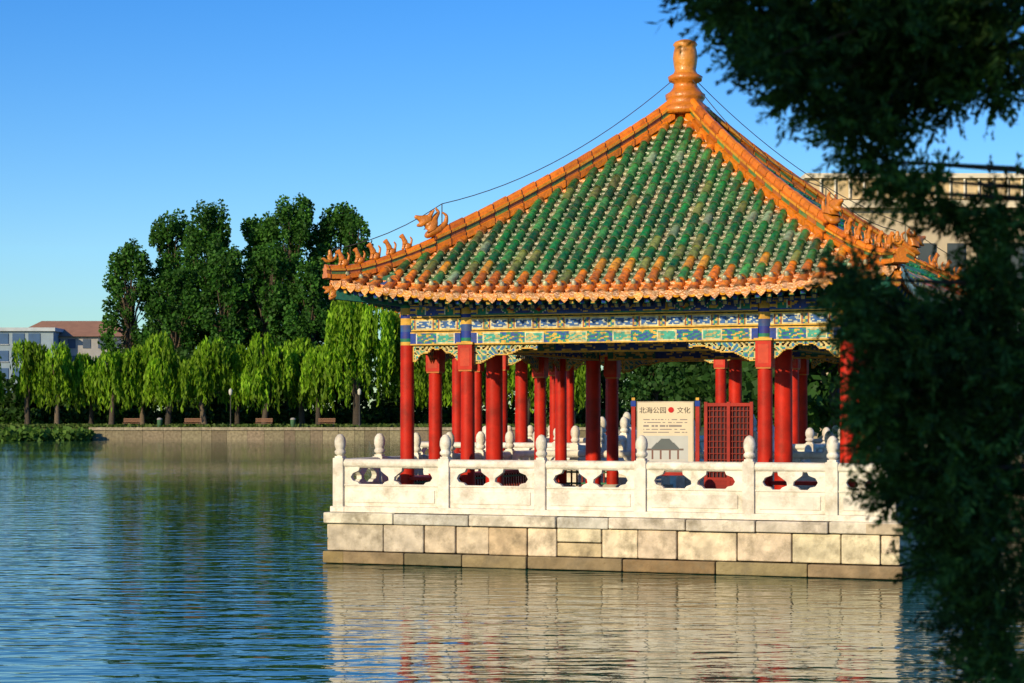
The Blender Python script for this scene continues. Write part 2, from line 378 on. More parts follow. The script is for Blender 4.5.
def painted(a,b,z0,z1,th,fn,cell=.022):
    a=Vector((a[0],a[1],0));b=Vector((b[0],b[1],0)); d=b-a; L=d.length; d.normalize(); nrm=Vector((d.y,-d.x,0))
    nu=max(2,int(L/cell)); nw=max(2,int((z1-z0)/cell))
    for sgn in(1,-1):
        o=len(pb.v)
        for j in range(nw+1):
            z=z0+(z1-z0)*j/nw
            for i in range(nu+1):
                p=a+d*(L*i/nu)+nrm*(th/2*sgn); pb.v.append((p.x,p.y,z))
        for j in range(nw):
            for i in range(nu):
                f=[o+j*(nu+1)+i,o+j*(nu+1)+i+1,o+(j+1)*(nu+1)+i+1,o+(j+1)*(nu+1)+i]
                if sgn<0: f.reverse()
                pb.f.append(f); pb.c.append(fn((i+.5)/nu*L-L/2,(j+.5)/nw,L)); pb.sm.append(False)
    q=nrm*(th/2)
    for z,fl in((z0,0),(z1,1)):
        vs=[(a+q),(b+q),(b-q),(a-q)]; vs=[(p.x,p.y,z) for p in vs]
        pb.add(vs,[(0,1,2,3) if fl else (3,2,1,0)],TEAL)
def lace(a,d,w,hh,z1):
    a=Vector((a[0],a[1],0)); d=Vector((d[0],d[1],0)); n=Vector((d.y,-d.x,0)); c=.021
    nu=int(w/c); 
    for i in range(nu):
        s=i/nu; depth=hh*((1-s)**1.6*.75+.25+.06*math.sin(s*14)) 
        nw=int(depth/c)
        for j in range(nw):
            u=i*c; zz=j*c
            g=math.sin(u*34+2*math.sin(zz*22))*math.cos(zz*36+1.7*math.sin(u*25))
            edge=(i<1 or j<1 or j>=nw-1)
            if g>.55 and not edge: continue
            col=GOLD if edge else ((.66,.52,.22) if g>-.1 else ((.04,.32,.2) if g>-.55 else (.03,.13,.42)))
            for off in(-.025,.025):
                p=a+d*u+n*off; q=a+d*(u+c)+n*off; zt=z1-zz
                pb.add([(p.x,p.y,zt-c),(q.x,q.y,zt-c),(q.x,q.y,zt),(p.x,p.y,zt)],[(0,1,2,3)],col)
def rk(k,x,y):
    for _ in range(k): x,y=-y,x
    return (x,y)
for k in range(4):
    xs=[-3.97,-2.80,2.58,3.97] if k==0 else [-3.97,-2.7,2.7,3.97]
    for a,b in zip(xs,xs[1:]):
        A=rk(k,a+.10,-3.97);B=rk(k,b-.10,-3.97)
        painted(A,B,4.33,4.56,.20,p_upper); painted(A,B,4.09,4.31,.12,p_panel); painted(A,B,3.84,4.07,.18,p_lower)
        L=b-a; d=rk(k,1,0); dm=rk(k,-1,0)
        w=(L-.24)/2 if L<2 else 1.2
        hh=.31 if L<2 else .36
        lace(rk(k,a+.12,-3.97),d,w,hh,3.84); lace(rk(k,b-.12,-3.97),dm,w,hh,3.84)
    painted(rk(k,-2.6,-2.72),rk(k,2.45,-2.72),3.72,4.02,.18,p_inner,.03); painted(rk(k,-2.6,-2.72),rk(k,2.45,-2.72),4.12,4.5,.18,p_inner,.04)
    for x in(-2.75,2.6):
        painted(rk(k,x,-3.85),rk(k,x,-2.85),3.95,4.2,.14,p_inner,.04)
pb.obj('painted_beams',M_paint,pav)
st=MB()
for k in range(1,4):
    for a,b in((-3.97,-2.75),(2.75,3.97))+(((-2.75,2.75),) if k in(1,3) else ()):
        A=rk(k,a+.12,-3.97);B=rk(k,b-.12,-3.97); A=(*A,1.47);B=(*B,1.47)
        st.beam(A,B,.34,.06,(.34,.02,.01)); n=int((b-a)/.14)
        for z in(1.14,1.38): st.beam((A[0],A[1],z),(B[0],B[1],z),.04,.04,(.03,.16,.08))
        for q in range(1,n):
            t=q/n; x=A[0]+(B[0]-A[0])*t;y=A[1]+(B[1]-A[1])*t; st.box((x,y,1.26),(.035,.035,.36),(.22,.02,.01))
for a,b in((-3.97,-2.8),(2.6,3.97)):
    A=(a+.12,-3.97,1.47);B=(b-.12,-3.97,1.47); st.beam(A,B,.34,.06,(.34,.02,.01)); st.beam((A[0],A[1],1.2),(B[0],B[1],1.2),.04,.04,(.03,.16,.08))
st.obj('bench_seats',M_red,pav,bevel=.006)
fl=MB(); fl.box((0,0,.955),(8.6,8.6,.13),(.22,.20,.16)); fl.obj('pavilion_floor',M_stone,pav,bevel=.015)

# ================= PLATFORM =================
HP=5.033
W0=Matrix.Translation(PC)@Matrix.Rotation(ROT,4,'Z')
pf=MB(); rs=random.Random(11)
pf.box((0,0,.35),(2*HP-.5,2*HP-.5,1.08),(.30,.27,.20))
def course(z0,z1,proj,wl,wh,base,dep=.3,ja=.2,split=0):
    for k in range(4):
        t=-HP-proj
        end=HP+proj
        while t<end-.01:
            w=rs.uniform(wl,wh); 
            if end-t-w<wl*.6: w=end-t
            parts=[(z0,z1)]
            if rs.random()<split: zm=z0+(z1-z0)*rs.choice((.45,.5,.58)); parts=[(z0,zm),(zm,z1)]
            for (a,b) in parts:
                pj=proj+rs.uniform(-.022,.022); gap=rs.uniform(.010,.024)
                c=rk(k,t+w/2,-(HP+pj)+dep/2); col=jit(base,ja)
                r=rs.random()
                if r<.22: col=(col[0]*.84,col[1]*.78,col[2]*.68)
                elif r<.4: col=(col[0]*.82,col[1]*.85,col[2]*.93)
                sx,sy=(w-gap,dep)
                if k%2: sx,sy=sy,sx
                pf.box((c[0],c[1],(a+b)/2+rs.uniform(-.006,.006)),(sx,sy,b-a-rs.uniform(.010,.020)),col)
            t+=w
course(.70,.90,.05,.9,1.9,(.68,.62,.50),.6,.08)
course(.22,.70,0,.5,1.15,(.68,.58,.41),ja=.16,split=.25)
course(.0,.22,.07,.9,1.8,(.26,.20,.11),.4)
course(-.8,.0,.08,.9,1.8,(.08,.075,.04),.4)
pf_o=pf.obj('stone_platform',M_stone,None,bevel=.02,M=W0)
bl=MB(); W=(.78,.73,.63)
def balus(A,B,ts,skip=(),first=True):
    A=Vector(A);B=Vector(B); d=(B-A); L=d.length; d.normalize(); n=Vector((d.y,-d.x,0)); rot=math.atan2(d.y,d.x)
    z=A.z
    bl.beam(A+Vector((0,0,.05))+d*.14,B+Vector((0,0,.05))+d*.134,.27,.10,W)
    for i,t in enumerate(ts):
        p=A+d*t
        if i or first:
            bl.box((p.x,p.y,z+.52),(.20,.20,.85),jit(W,.08),rot+random.uniform(-.02,.02))
            bl.box((p.x,p.y,z+.96),(.15,.15,.04),W,rot)
            zf=z+.97
            bl.lathe([(.05,zf),(.06,zf+.02),(.095,zf+.05),(.10,zf+.09),(.075,zf+.12),(.085,zf+.15),(.10,zf+.20),(.10,zf+.27),(.085,zf+.33),(.045,zf+.385),(0,zf+.40)],p.x,p.y,14,jit(W,.10))
        if i+1<len(ts) and i not in skip:
            l=ts[i+1]-t-.2; o=A+d*(t+.1); c=jit(W,.10)
            m=A+d*((t+ts[i+1])/2)
            bl.box((m.x,m.y,z+.28),(l-.004,.10,.36),c,rot)
            bl.box((m.x,m.y,z+.28),(l-.16,.135,.22),jit(W,.06),rot)
            bl.box((m.x,m.y,z+.475),(l-.004,.13,.035),c,rot)
            bl.tube([o+Vector((0,0,.85)),o+d*l+Vector((0,0,.85))],[.085,.085],10,c)
            sh=[(0,.49),(.30,.49),(.26,.53),(.17,.55),(.13,.61),(.17,.68),(.28,.72),(.31,.79),(0,.79)]
            bl.prism(sh,o,d,n,.10,c)
            bl.prism([(-a,b) for a,b in reversed(sh)],o+d*l,d,n,.10,c)
            h=[(-.17,.49),(.17,.49),(.13,.53),(.05,.56),(.06,.62),(.13,.67),(.20,.72),(.21,.79),(-.21,.79),(-.20,.72),(-.13,.67),(-.06,.62),(-.05,.56),(-.13,.53)]
            bl.prism(h,m,d,n,.10,c)
b0=4.86; zt=.90
front=[0,2.02,3.79,5.57,7.41,8.78,9.72]
reg=[0,1.62,3.24,4.86,6.48,8.10,9.72]
balus((-b0,-b0,zt),(b0,-b0,zt),front,first=False)
balus((b0,-b0,zt),(b0,b0,zt),reg,first=False); balus((b0,b0,zt),(-b0,b0,zt),[0,1.6,3.2,4.8,6.4,7.3,9.72],skip=(4,),first=False); balus((-b0,b0,zt),(-b0,-b0,zt),reg,first=False)
bl_o=bl.obj('marble_balustrade',M_marble,None,bevel=.008,M=W0)

# the next, larger pavilion of the chain, behind
P2=(4.6,61.8,0); S2=1.2
pav2=empty('lakeside_pavilion',(P2[0],P2[1],-.18),ROT); pav2.scale=(S2,S2,S2)
for o in [c for c in pav.children]:
    q=o.copy(); scene.collection.objects.link(q); q.parent=pav2; q.matrix_parent_inverse.identity()
W2=Matrix.Translation(P2)@Matrix.Rotation(ROT,4,'Z')@Matrix.Diagonal((S2,S2,1,1))
for o in(pf_o,bl_o):
    q=o.copy(); scene.collection.objects.link(q); q.matrix_world=W2
bl=MB(); br=MB()
d2=W0.inverted()@Vector(P2); y1=d2.y-5.05*S2; bx=-3.0
N=12
def bz(t): return .92+.45*math.sin(math.pi*t)
for i in range(N):
    t0=i/N;t1=(i+1)/N; ya=5.0+(y1-5)*t0; yb=5.0+(y1-5)*t1
    a=bz(t0);b=bz(t1)
    vs=[(bx-1.15,ya,a),(bx+1.15,ya,a),(bx+1.15,yb,b),(bx-1.15,yb,b)]+[(x,y,z-.35-(.0 if .25<t0<.75 else .9)) for x,y,z in((bx-1.15,ya,a),(bx+1.15,ya,a),(bx+1.15,yb,b),(bx-1.15,yb,b))]
    br.add(vs,[(0,1,2,3),(7,6,5,4),(0,4,5,1),(2,6,7,3),(1,5,6,2),(3,7,4,0)],jit((.5,.46,.37),.1))
br.obj('stone_bridge',M_stone,None,M=W0)
for sx in(-1.05,1.05):
    for i in range(6):
        t0=i/6;t1=(i+1)/6; ya=5.0+(y1-5)*t0; yb=5.0+(y1-5)*t1; zz=(bz(t0)+bz(t1))/2-.03
        balus((bx+sx,ya,zz),(bx+sx,yb,zz),[0.1,yb-ya-.1])
bl.obj('marble_balustrade',M_marble,None,bevel=.008,M=W0)

ib=empty('information_board',tuple(W0@Vector((.525,-2.95,0))),ROT+math.radians(14))
b=MB()
def ptcol(u,w):
    if .07<w<.52 and .08<u<.92:
        x=(u-.5)*2; y=(w-.07)/.45
        if y>.55 and abs(x)<(.95-y)*1.2+.08 and y<.9: return (.10,.12,.12)
        if .5<y<.56 and abs(x)<.66: return (.15,.1,.08)
        if .22<y<=.5 and (abs((x*3.2)%1-.5)<.12) and abs(x)<.55: return (.18,.08,.06)
        if .14<y<=.22 and abs(x)<.75: return (.55,.53,.48)
        if y<=.14: return (.35,.42,.42)
        return (.50,.52,.50)
    if .56<w<.76 and .1<u<.9 and (int(w*60)%3==0) and nz(int(u*40),int(w*60))>.3: return (.25,.22,.2)
    return (.70,.60,.43)
n1,n2=60,70
for i in range(n1):
    for j in range(n2):
        x=-.48+.96*i/n1;z=1.62+1.2*j/n2; c=.96/n1;e=1.2/n2
        b.add([(x,-.032,z),(x+c,-.032,z),(x+c,-.032,z+e),(x,-.032,z+e)],[(0,1,2,3)],ptcol((i+.5)/n1,(j+.5)/n2))
b.obj('printed_panel',attr_mat('poster',rough=.5,lo=.95,hi=1.03,bump=0),ib)
b=MB(); b.box((0,0,2.22),(1.0,.05,1.24),(.5,.45,.35))
for s in(-.56,.56):
    b.box((s,0,1.92),(.07,.07,1.8),(.42,.03,.02)); b.box((s,0,2.80),(.09,.09,.10),BLUE); b.box((s,0,2.88),(.06,.06,.05),GOLD); b.box((s,0,1.05),(.10,.5,.06),(.3,.03,.02))
b.box((0,0,1.57),(1.1,.06,.06),(.42,.03,.02))
b.obj('board_frame',M_red,ib,bevel=.005)
def txt(s,x,z,size,col,par):
    cu=bpy.data.curves.new('lettering','FONT'); cu.body=s; cu.size=size; cu.align_x='CENTER'; cu.extrude=.001
    o=bpy.data.objects.new('lettering',cu); scene.collection.objects.link(o); o.parent=par; o.location=(x,-.036,z); o.rotation_euler=(math.pi/2,0,0)
    m=bpy.data.materials.new('ink'); m.use_nodes=True; m.node_tree.nodes['Principled BSDF'].inputs['Base Color'].default_value=(*col,1); cu.materials.append(m)
txt('北海公园',-.22,2.64,.12,(.05,.04,.03),ib); txt('文化',.32,2.64,.12,(.05,.04,.03),ib)
b=MB(); b.add([(.10+.05*math.cos(a*math.pi/8),-.040,2.69+.05*math.sin(a*math.pi/8)) for a in range(16)],[tuple(range(16))],(.6,.02,.02)); b.obj('red_seal',M_red,ib)
def screen(lx,ly,w,rot):
    o=W0@Vector((lx,ly,0)); b=MB()
    b.box((0,0,1.25),(w,.05,.42),(.30,.015,.01)); b.box((0,-.0,1.25),(w-.16,.065,.26),(.24,.015,.01))
    for x in(-w/2,0,w/2): b.box((x,0,1.93),(.06,.07,1.80),(.34,.02,.012))
    for z in(1.48,2.78): b.box((0,0,z),(w,.06,.06),(.34,.02,.012))
    for q in range(1,12): b.box((-w/2+w*q/12,0,2.13),(.016,.02,1.26),(.24,.02,.01))
    for q in range(1,12): b.box((0,0,1.5+1.28*q/12),(w,.018,.016),(.24,.02,.01))
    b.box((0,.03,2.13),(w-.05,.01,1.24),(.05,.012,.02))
    b.obj('red_lattice_screen',M_red,None,bevel=.003,M=Matrix.Translation(o)@Matrix.Rotation(rot,4,'Z'))
screen(1.60,-2.7,.80,ROT+.1)

# ================= WATER & GROUND =================
def sheet(name,poly,z,mat):
    me=bpy.data.meshes.new(name); me.from_pydata([(x,y,z) for x,y in poly],[],[tuple(range(len(poly)))]); me.materials.append(mat)
    o=bpy.data.objects.new(name,me); scene.collection.objects.link(o); return o
m=bpy.data.materials.new('lake_water'); m.use_nodes=True; nt=m.node_tree; N=nt.nodes; L=nt.links; b=N['Principled BSDF']
b.inputs['Base Color'].default_value=(.008,.070,.042,1); b.inputs['Roughness'].default_value=.02; b.inputs['IOR'].default_value=1.33
b.inputs['Specular Tint'].default_value=(.86,1,.80,1)
tc=N.new('ShaderNodeTexCoord')
def wnoise(sx,sy,rot,detail,rough=.5):
    mp=N.new('ShaderNodeMapping'); mp.inputs['Scale'].default_value=(sx,sy,1); mp.inputs['Rotation'].default_value=(0,0,rot)
    n=N.new('ShaderNodeTexNoise'); n.inputs['Scale'].default_value=1; n.inputs['Detail'].default_value=detail; n.inputs['Roughness'].default_value=rough
    L.new(tc.outputs['Object'],mp.inputs[0]); L.new(mp.outputs[0],n.inputs['Vector']); return n.outputs['Fac']
n1=wnoise(.9,2.1,.2,2,.4); n2=wnoise(2.2,4.8,-.25,2,.4)
n3=wnoise(.04,.10,.4,2)
mr=N.new('ShaderNodeMapRange'); mr.inputs['From Min'].default_value=.35; mr.inputs['From Max'].default_value=.65; mr.inputs['To Min'].default_value=.65; mr.inputs['To Max'].default_value=1.3; L.new(n3,mr.inputs['Value'])
ad=N.new('ShaderNodeMath'); ad.operation='MULTIPLY_ADD'; L.new(n2,ad.inputs[0]); ad.inputs[1].default_value=.42; L.new(n1,ad.inputs[2])
ml=N.new('ShaderNodeMath'); ml.operation='MULTIPLY'; L.new(ad.outputs[0],ml.inputs[0]); L.new(mr.outputs[0],ml.inputs[1])
bp=N.new('ShaderNodeBump'); bp.inputs['Strength'].default_value=1; bp.inputs['Distance'].default_value=.028; L.new(ml.outputs[0],bp.inputs['Height']); L.new(bp.outputs[0],b.inputs['Normal'])
sheet('water',[(-3000,7.6),(3000,7.6),(3000,5000),(-3000,5000)],0,m)
g=bpy.data.materials.new('grass_ground'); g.use_nodes=True; nt=g.node_tree; N=nt.nodes; L=nt.links; b=N['Principled BSDF']
n=N.new('ShaderNodeTexNoise'); n.inputs['Scale'].default_value=.4; n.inputs['Detail'].default_value=8; tc=N.new('ShaderNodeTexCoord'); L.new(tc.outputs['Object'],n.inputs['Vector'])
cr=N.new('ShaderNodeValToRGB'); cr.color_ramp.elements[0].color=(.035,.08,.015,1); cr.color_ramp.elements[0].position=.35; cr.color_ramp.elements[1].color=(.11,.15,.04,1); cr.color_ramp.elements[1].position=.7
L.new(n.outputs['Fac'],cr.inputs[0]); L.new(cr.outputs[0],b.inputs['Base Color']); b.inputs['Roughness'].default_value=.95
sheet('ground',[(-3000,213.4),(9,213.4),(9,80),(16,80),(16,45),(3000,45),(3000,5000),(-3000,5000)],1.3,g)
sheet('shore_ground',[(-300,-300),(300,-300),(300,8),(-300,8)],.95,g)
em=MB(); rs=random.Random(5)
x=-44
while x<8:
    w=rs.uniform(1.0,2.2); em.box((x+w/2,213.5,.42),(w-.03,.5,1.2),jit((.25,.21,.14),.25)); em.box((x+w/2,213.45,1.17),(w-.02,.7,.30),jit((.36,.31,.22),.15)); x+=w
em.box((-17.6,213.7,-.2),(54,.5,2.6),(.12,.10,.07))
y=80.4
while y<212:
    w=rs.uniform(1.2,2.4); em.box((9.0,y+w/2,.3),(.5,w-.03,1.6),jit((.35,.30,.22),.2)); em.box((9,y+w/2,1.2),(.7,w-.02,.26),jit((.42,.37,.28),.15)); y+=w
x=8.8
while x<15.5:
    w=rs.uniform(1.0,1.8); em.box((x+w/2,80.0,.3),(w-.03,.5,1.6),jit((.35,.30,.22),.2)); em.box((x+w/2,79.95,1.2),(w-.02,.7,.26),jit((.42,.37,.28),.15)); x+=w
y=45
while y<79:
    w=rs.uniform(1.2,2.4); em.box((16.0,y+w/2,.3),(.5,w-.03,1.6),jit((.35,.30,.22),.2)); em.box((16,y+w/2,1.2),(.7,w-.02,.26),jit((.42,.37,.28),.15)); y+=w
em.box((160,44.9,.3),(288,.5,2.1),(.4,.35,.27)); em.box((0,8,.2),(600,.5,1.7),(.4,.36,.28)); em.box((-450,213.6,0),(812,.5,2.4),(.14,.12,.07))
em.obj('stone_embankment',M_stone)

# ================= VEGETATION =================
def leaves(C,size,aspect=1.0,vert=0):
    n=len(C); a=rng.normal(size=(n,3)); a/=np.linalg.norm(a,axis=1)[:,None]
    b=rng.normal(size=(n,3)); b-= (b*a).sum(1)[:,None]*a; b/=np.linalg.norm(b,axis=1)[:,None]
    s=size*rng.uniform(.6,1.4,(n,1)); a=a*s*.5; b=b*s*.5*aspect
    return np.stack([C-a,C-b*.8,C+a,C+b*.8],axis=1)
def incrown(n,c,r,shell=.45):
    d=rng.normal(size=(n,3)); d/=np.linalg.norm(d,axis=1)[:,None]; k=(shell+(1-shell)*rng.random((n,1)))
    return np.array(c)+d*k*np.array(r)
def cols(n,c0,c1): 
    t=rng.random((n,1)); return (np.array(c0)*(1-t)+np.array(c1)*t)*rng.uniform(.75,1.25,(n,1))
def crown_tree(name,loc,clumps,per,size,c0,c1,trunk_h,tr,mat=M_leaf,barkc=(.10,.075,.05)):
    root=empty(name,loc); V=[];C=[]
    for c,r in clumps:
        n=int(per*(r[0]*r[1]*r[2])**(2/3)); P=incrown(n,c,r); V.append(leaves(P,size)); k=random.uniform(.7,1.25); cc=cols(n,c0,c1)*k; C.append(cc)
    quads_obj('foliage',np.concatenate(V),np.concatenate(C),mat,root)
    t=MB(); t.tube([(0,0,-.2),(.1,0,trunk_h*.5),(0,.1,trunk_h)],[tr,tr*.75,tr*.45],9,barkc)
    for c,r in clumps[::2]:
        t.tube([(0,0,trunk_h*.45+random.uniform(0,trunk_h*.4)),(c[0]*.4,c[1]*.4,(trunk_h*.7+c[2])/2),c],[tr*.4,tr*.25,tr*.08],5,barkc)
    t.obj('trunk_and_limbs',M_bark,root); return root
def poplar(loc,h,w):
    cl=[]
    for i in range(120):
        f=random.random()**.75; z=h*.14+f*h*.80; prof=w*math.sqrt(max(.06,1-max(0,(f-.30)/.74)**2.0))
        a=random.uniform(0,6.28); rr=prof*math.sqrt(random.uniform(.03,1))*.92; r=random.uniform(.35,1.15)*(w/4.6)
        cl.append(((rr*math.cos(a),rr*math.sin(a),z-rr*.12),(r*1.05,r*1.05,r*1.7)))
    return crown_tree('poplar_tree',loc,cl,118,.40,(.018,.070,.012),(.062,.180,.022),h*.7,.35)
for x,y,zt,w in((-45.8,246,24.0,4.0),(-41.5,250,27.8,4.6),(-36.2,244,28.6,4.8),(-31.0,250,27.6,4.6),(-26.5,246,30.0,4.9),(-21.2,249,29.4,4.6),(-18.6,245,27.6,3.0),(-39,238,20,4.4),(-33.5,238,22.5,4.4),(-28.5,239,23,4.2),(-23.5,238,21,4.2)):
    poplar((x,y,1.3),zt-1.3,w)
def willow(loc,h,R,seed_dense=1.0):
    root=empty('willow_tree',loc); n=int(290*seed_dense*(R/2.4))
    lobes=[]
    for _ in range(8):
        a=random.uniform(0,6.28); q=random.uniform(.05,.66)*R; f=random.random()
        lobes.append((q*math.cos(a)*1.15,q*math.sin(a),h*(.50+.38*f-.14*q/R),random.uniform(.26,.48)*R))
    t=MB(); lean=random.uniform(-.9,.9); tc_=random.choice([(.07,.055,.04),(.13,.10,.07),(.045,.035,.025)])
    base=[(0,0,-.2),(lean*.4,0,h*.2),(lean,.1,h*.38)]; t.tube(base,[.36*h/10,.27*h/10,.22*h/10],8,tc_)
    for x,y,z,r in lobes: t.tube([base[1] if random.random()<.3 else base[2],((x+lean)*.5,y*.5,(h*.38+z)*.52),(x,y,z+r*.4)],[.17*h/10,.12*h/10,.03],6,tc_)
    t.obj('trunk_and_limbs',M_bark,root)
    A=[];B=[]
    lt=[random.uniform(.7,1.25) for _ in lobes]
    for _ in range(n):
        li=random.randrange(len(lobes)); x,y,z,r=lobes[li]; a=random.uniform(0,6.28); e=random.uniform(.0,1.0); rr=r*math.sqrt(1-e*e*.85)
        px,py,pz=x+rr*math.cos(a),y+rr*math.sin(a),z+e*r*.95
        ln=random.uniform(.10,.42)*h*(1.2-e*.5)
        if random.random()<.15: ln*=1.5
        ln=min(ln,pz-h*random.uniform(.12,.38)); k=random.uniform(.6,1.3)*lt[li]; s=0
        ox,oy=math.cos(a),math.sin(a); sw=random.gauss(0,.10)
        while s<ln:
            f=s/ln; A.append((px+ox*.5*math.sin(min(f*2,1.5))*.6+sw*s+random.gauss(0,.09),py+oy*.5*min(f*2,1)*.6+random.gauss(0,.09),pz-s+.2*math.sin(f*1.5))); B.append(k*(1-.2*f)); s+=.22
    A=np.array(A);B=np.array(B)[:,None]; m=len(A); yaw=rng.uniform(0,6.28,m); w=rng.uniform(.07,.16,m); l=rng.uniform(.2,.42,m)
    dx=np.stack([np.cos(yaw)*w,np.sin(yaw)*w,rng.uniform(-.05,.05,m)],1); dz=np.stack([rng.normal(0,.08,m),rng.normal(0,.08,m),l],1)
    V=np.stack([A-dz,A+dx,A+dz,A-dx],1); C=cols(m,(.12,.26,.010),(.23,.40,.018))*B
    quads_obj('hanging_foliage',V,C,M_leafw,root); return root
for x,h,R,y in((-56,9.6,2.6,219),(-52.2,10.2,2.7,221),(-48.6,9.7,2.5,219),(-45.6,9.4,2.2,222),(-42.8,10.4,2.6,219),(-39.8,9.4,2.4,221),(-36.6,10.8,3.0,218),(-32.8,10.6,2.9,219),(-29.6,9.6,2.4,221),(-26.4,10.6,2.9,218),(-22.9,11.2,2.7,224),(-20.6,9.6,2.0,218),(-16.4,14.4,4.7,217),(-11.6,13.6,3.9,221),(-8,10.5,3.2,219),(-3.5,10,2.8,221),(1.5,10.5,3.0,218),(6.5,10.5,3.2,219)):
    willow((x,y,1.3),h,R)
V=[];C=[]
for i in range(330):
    right=i>=190
    x=random.uniform(-14,66) if right else random.uniform(-82,-10); y=random.uniform(229,242); r=random.uniform(1.6,2.9); z=random.uniform(1.0,5.5 if x<-48 else (7.5 if x<-20 else 12))
    n=170; P=incrown(n,(x,y,z+.8),(r,r,r*.9),.3); V.append(leaves(P,.72)); C.append(cols(n,(.018,.05,.010),(.045,.10,.02))*random.uniform(.7,1.3))
for i in range(155):
    x=-82+i*.95; P=incrown(120,(x,228+random.uniform(-1,1),2.2),(1.0,.8,1.3),.3); V.append(leaves(P,.5)); C.append(cols(120,(.02,.06,.012),(.05,.12,.02)))
quads_obj('background_trees',np.concatenate(V),np.concatenate(C),M_leaf)
n=9000; x=rng.uniform(-75,-43.5,n); y=rng.uniform(203,213.5,n)+np.clip((x+50)*.5,0,4); z=rng.random(n)*(.7+.6*rng.random(n)); P=np.stack([x,y,z],1)
quads_obj('lotus_patch',leaves(P,.6),cols(n,(.05,.12,.02),(.12,.22,.04)),M_leaf)
n=9000; x=rng.uniform(-80,9,n); y=rng.uniform(214.2,227,n); P=np.stack([x,y,1.3+rng.random(n)*.25],1)
quads_obj('grass_tufts',leaves(P,.4),cols(n,(.05,.10,.02),(.12,.18,.04)),M_leaf)
def round_tree(name,loc,h,w,c0,c1,per=130,size=.4):
    cl=[]
    for i in range(28):
        a=random.uniform(0,6.28); f=random.random(); rr=w*math.sqrt(random.random())*(1-.45*abs(f-.4)*1.6); r=random.uniform(.28,.44)*w
        cl.append(((rr*math.cos(a)*.85,rr*math.sin(a)*.85,h*.18+f*h*.72),(r,r,r*.85)))
    return crown_tree(name,loc,cl,per,size,c0,c1,h*.6,.22)
DG=((.018,.06,.012),(.042,.11,.022))
for x,y,h,w in((11.4,84,5.6,2.0),(13.4,86,6.0,2.2),(15.6,85,6.4,2.3),(12.6,92,6.6,2.3),(16.2,92,7.0,2.6),(18.6,84,6.6,2.6),(20.8,88,7.6,3.0),(24.2,87,7.8,3.2),(28,89,8,3.4),(13,112,8,3.2),(18.4,120,8.6,3.6),(14,140,9,3.8),(21,140,9.5,4.5),(15,165,10,4.2),(25,175,11,5),(18.5,185,10.5,4.6),(14,200,10.5,4.4),(27,205,11,5),(30,110,9,4)):
    round_tree('shore_tree',(x,y,1.3),h,w,*DG,per=75,size=.45)
round_tree('sunlit_tree',(20.4,70,1.3),14.0,2.9,(.09,.18,.015),(.16,.28,.03),per=140,size=.3)
round_tree('sunlit_tree',(24.5,73,1.3),16,3.4,(.06,.14,.015),(.12,.22,.03),per=110,size=.3)
# ---------- foreground juniper ----------
jr=empty('juniper_tree',(2.15,5.7,.95))
J=[(.52,4.9,3.585,.085,.2,.06),(.47,4.9,3.66,.06,.2,.05),(.64,5,3.55,.13,.25,.11),(.80,5.1,3.53,.16,.3,.14),(.96,5,3.54,.16,.3,.15),(1.14,5,3.56,.15,.3,.13),(.61,4.8,3.44,.06,.18,.03),(.72,4.9,3.40,.11,.2,.075),
(.84,5,3.33,.11,.2,.09),(.90,5,3.22,.075,.12,.065),(.955,5,3.145,.05,.1,.045),(.97,5.1,3.39,.12,.2,.11),(1.06,5.1,3.43,.10,.2,.07),(1.14,5,3.385,.10,.12,.02),(1.22,5.1,3.46,.09,.2,.09),(1.11,5.1,3.10,.10,.2,.025),(1.23,5.1,3.07,.08,.2,.10),(1.20,5.1,2.94,.10,.2,.07),(1.03,5,3.17,.055,.1,.025),
(.83,4.9,2.925,.05,.15,.05),(.845,4.9,2.85,.065,.2,.06),(.92,4.9,2.80,.10,.2,.08),(1.08,5,2.78,.14,.25,.11),(1.00,5,2.66,.15,.25,.14),(1.20,5.1,2.72,.14,.25,.25),(.875,4.9,2.66,.05,.15,.06),(.86,4.9,2.60,.035,.12,.02),(.93,5,2.55,.07,.2,.07),
(1.044,5,2.47,.13,.25,.14),(.95,5,2.42,.05,.2,.05),(1.10,5,2.30,.13,.25,.12),(1.16,5,2.13,.11,.2,.12),(1.20,5,1.98,.09,.2,.14),(1.22,5.2,2.4,.13,.3,.3),
(.6,5,3.80,.2,.3,.13),(.9,5.1,3.87,.3,.35,.17),(1.2,5.2,3.88,.3,.4,.25),(1.75,5.3,3.6,.3,.4,.4),(1.75,5.3,2.9,.3,.4,.35),(1.7,5.3,2.3,.25,.4,.35),(1.7,5.4,1.8,.3,.4,.25),(1.5,5.4,4.4,.5,.5,.4),(2.1,5.7,5.0,.5,.6,.5),(2.6,5.8,4.0,.5,.6,.6),(2.7,5.8,2.8,.5,.6,.6),(2.2,5.7,5.9,.3,.4,.5)]
base=np.array([2.15,5.7,.95]); V=[];C=[]
t=MB(); t.tube([(0,0,-.1),(.03,0,1.5),(-.02,.03,3),(0,0,5)],[.17,.14,.10,.03],12,(.12,.08,.05))
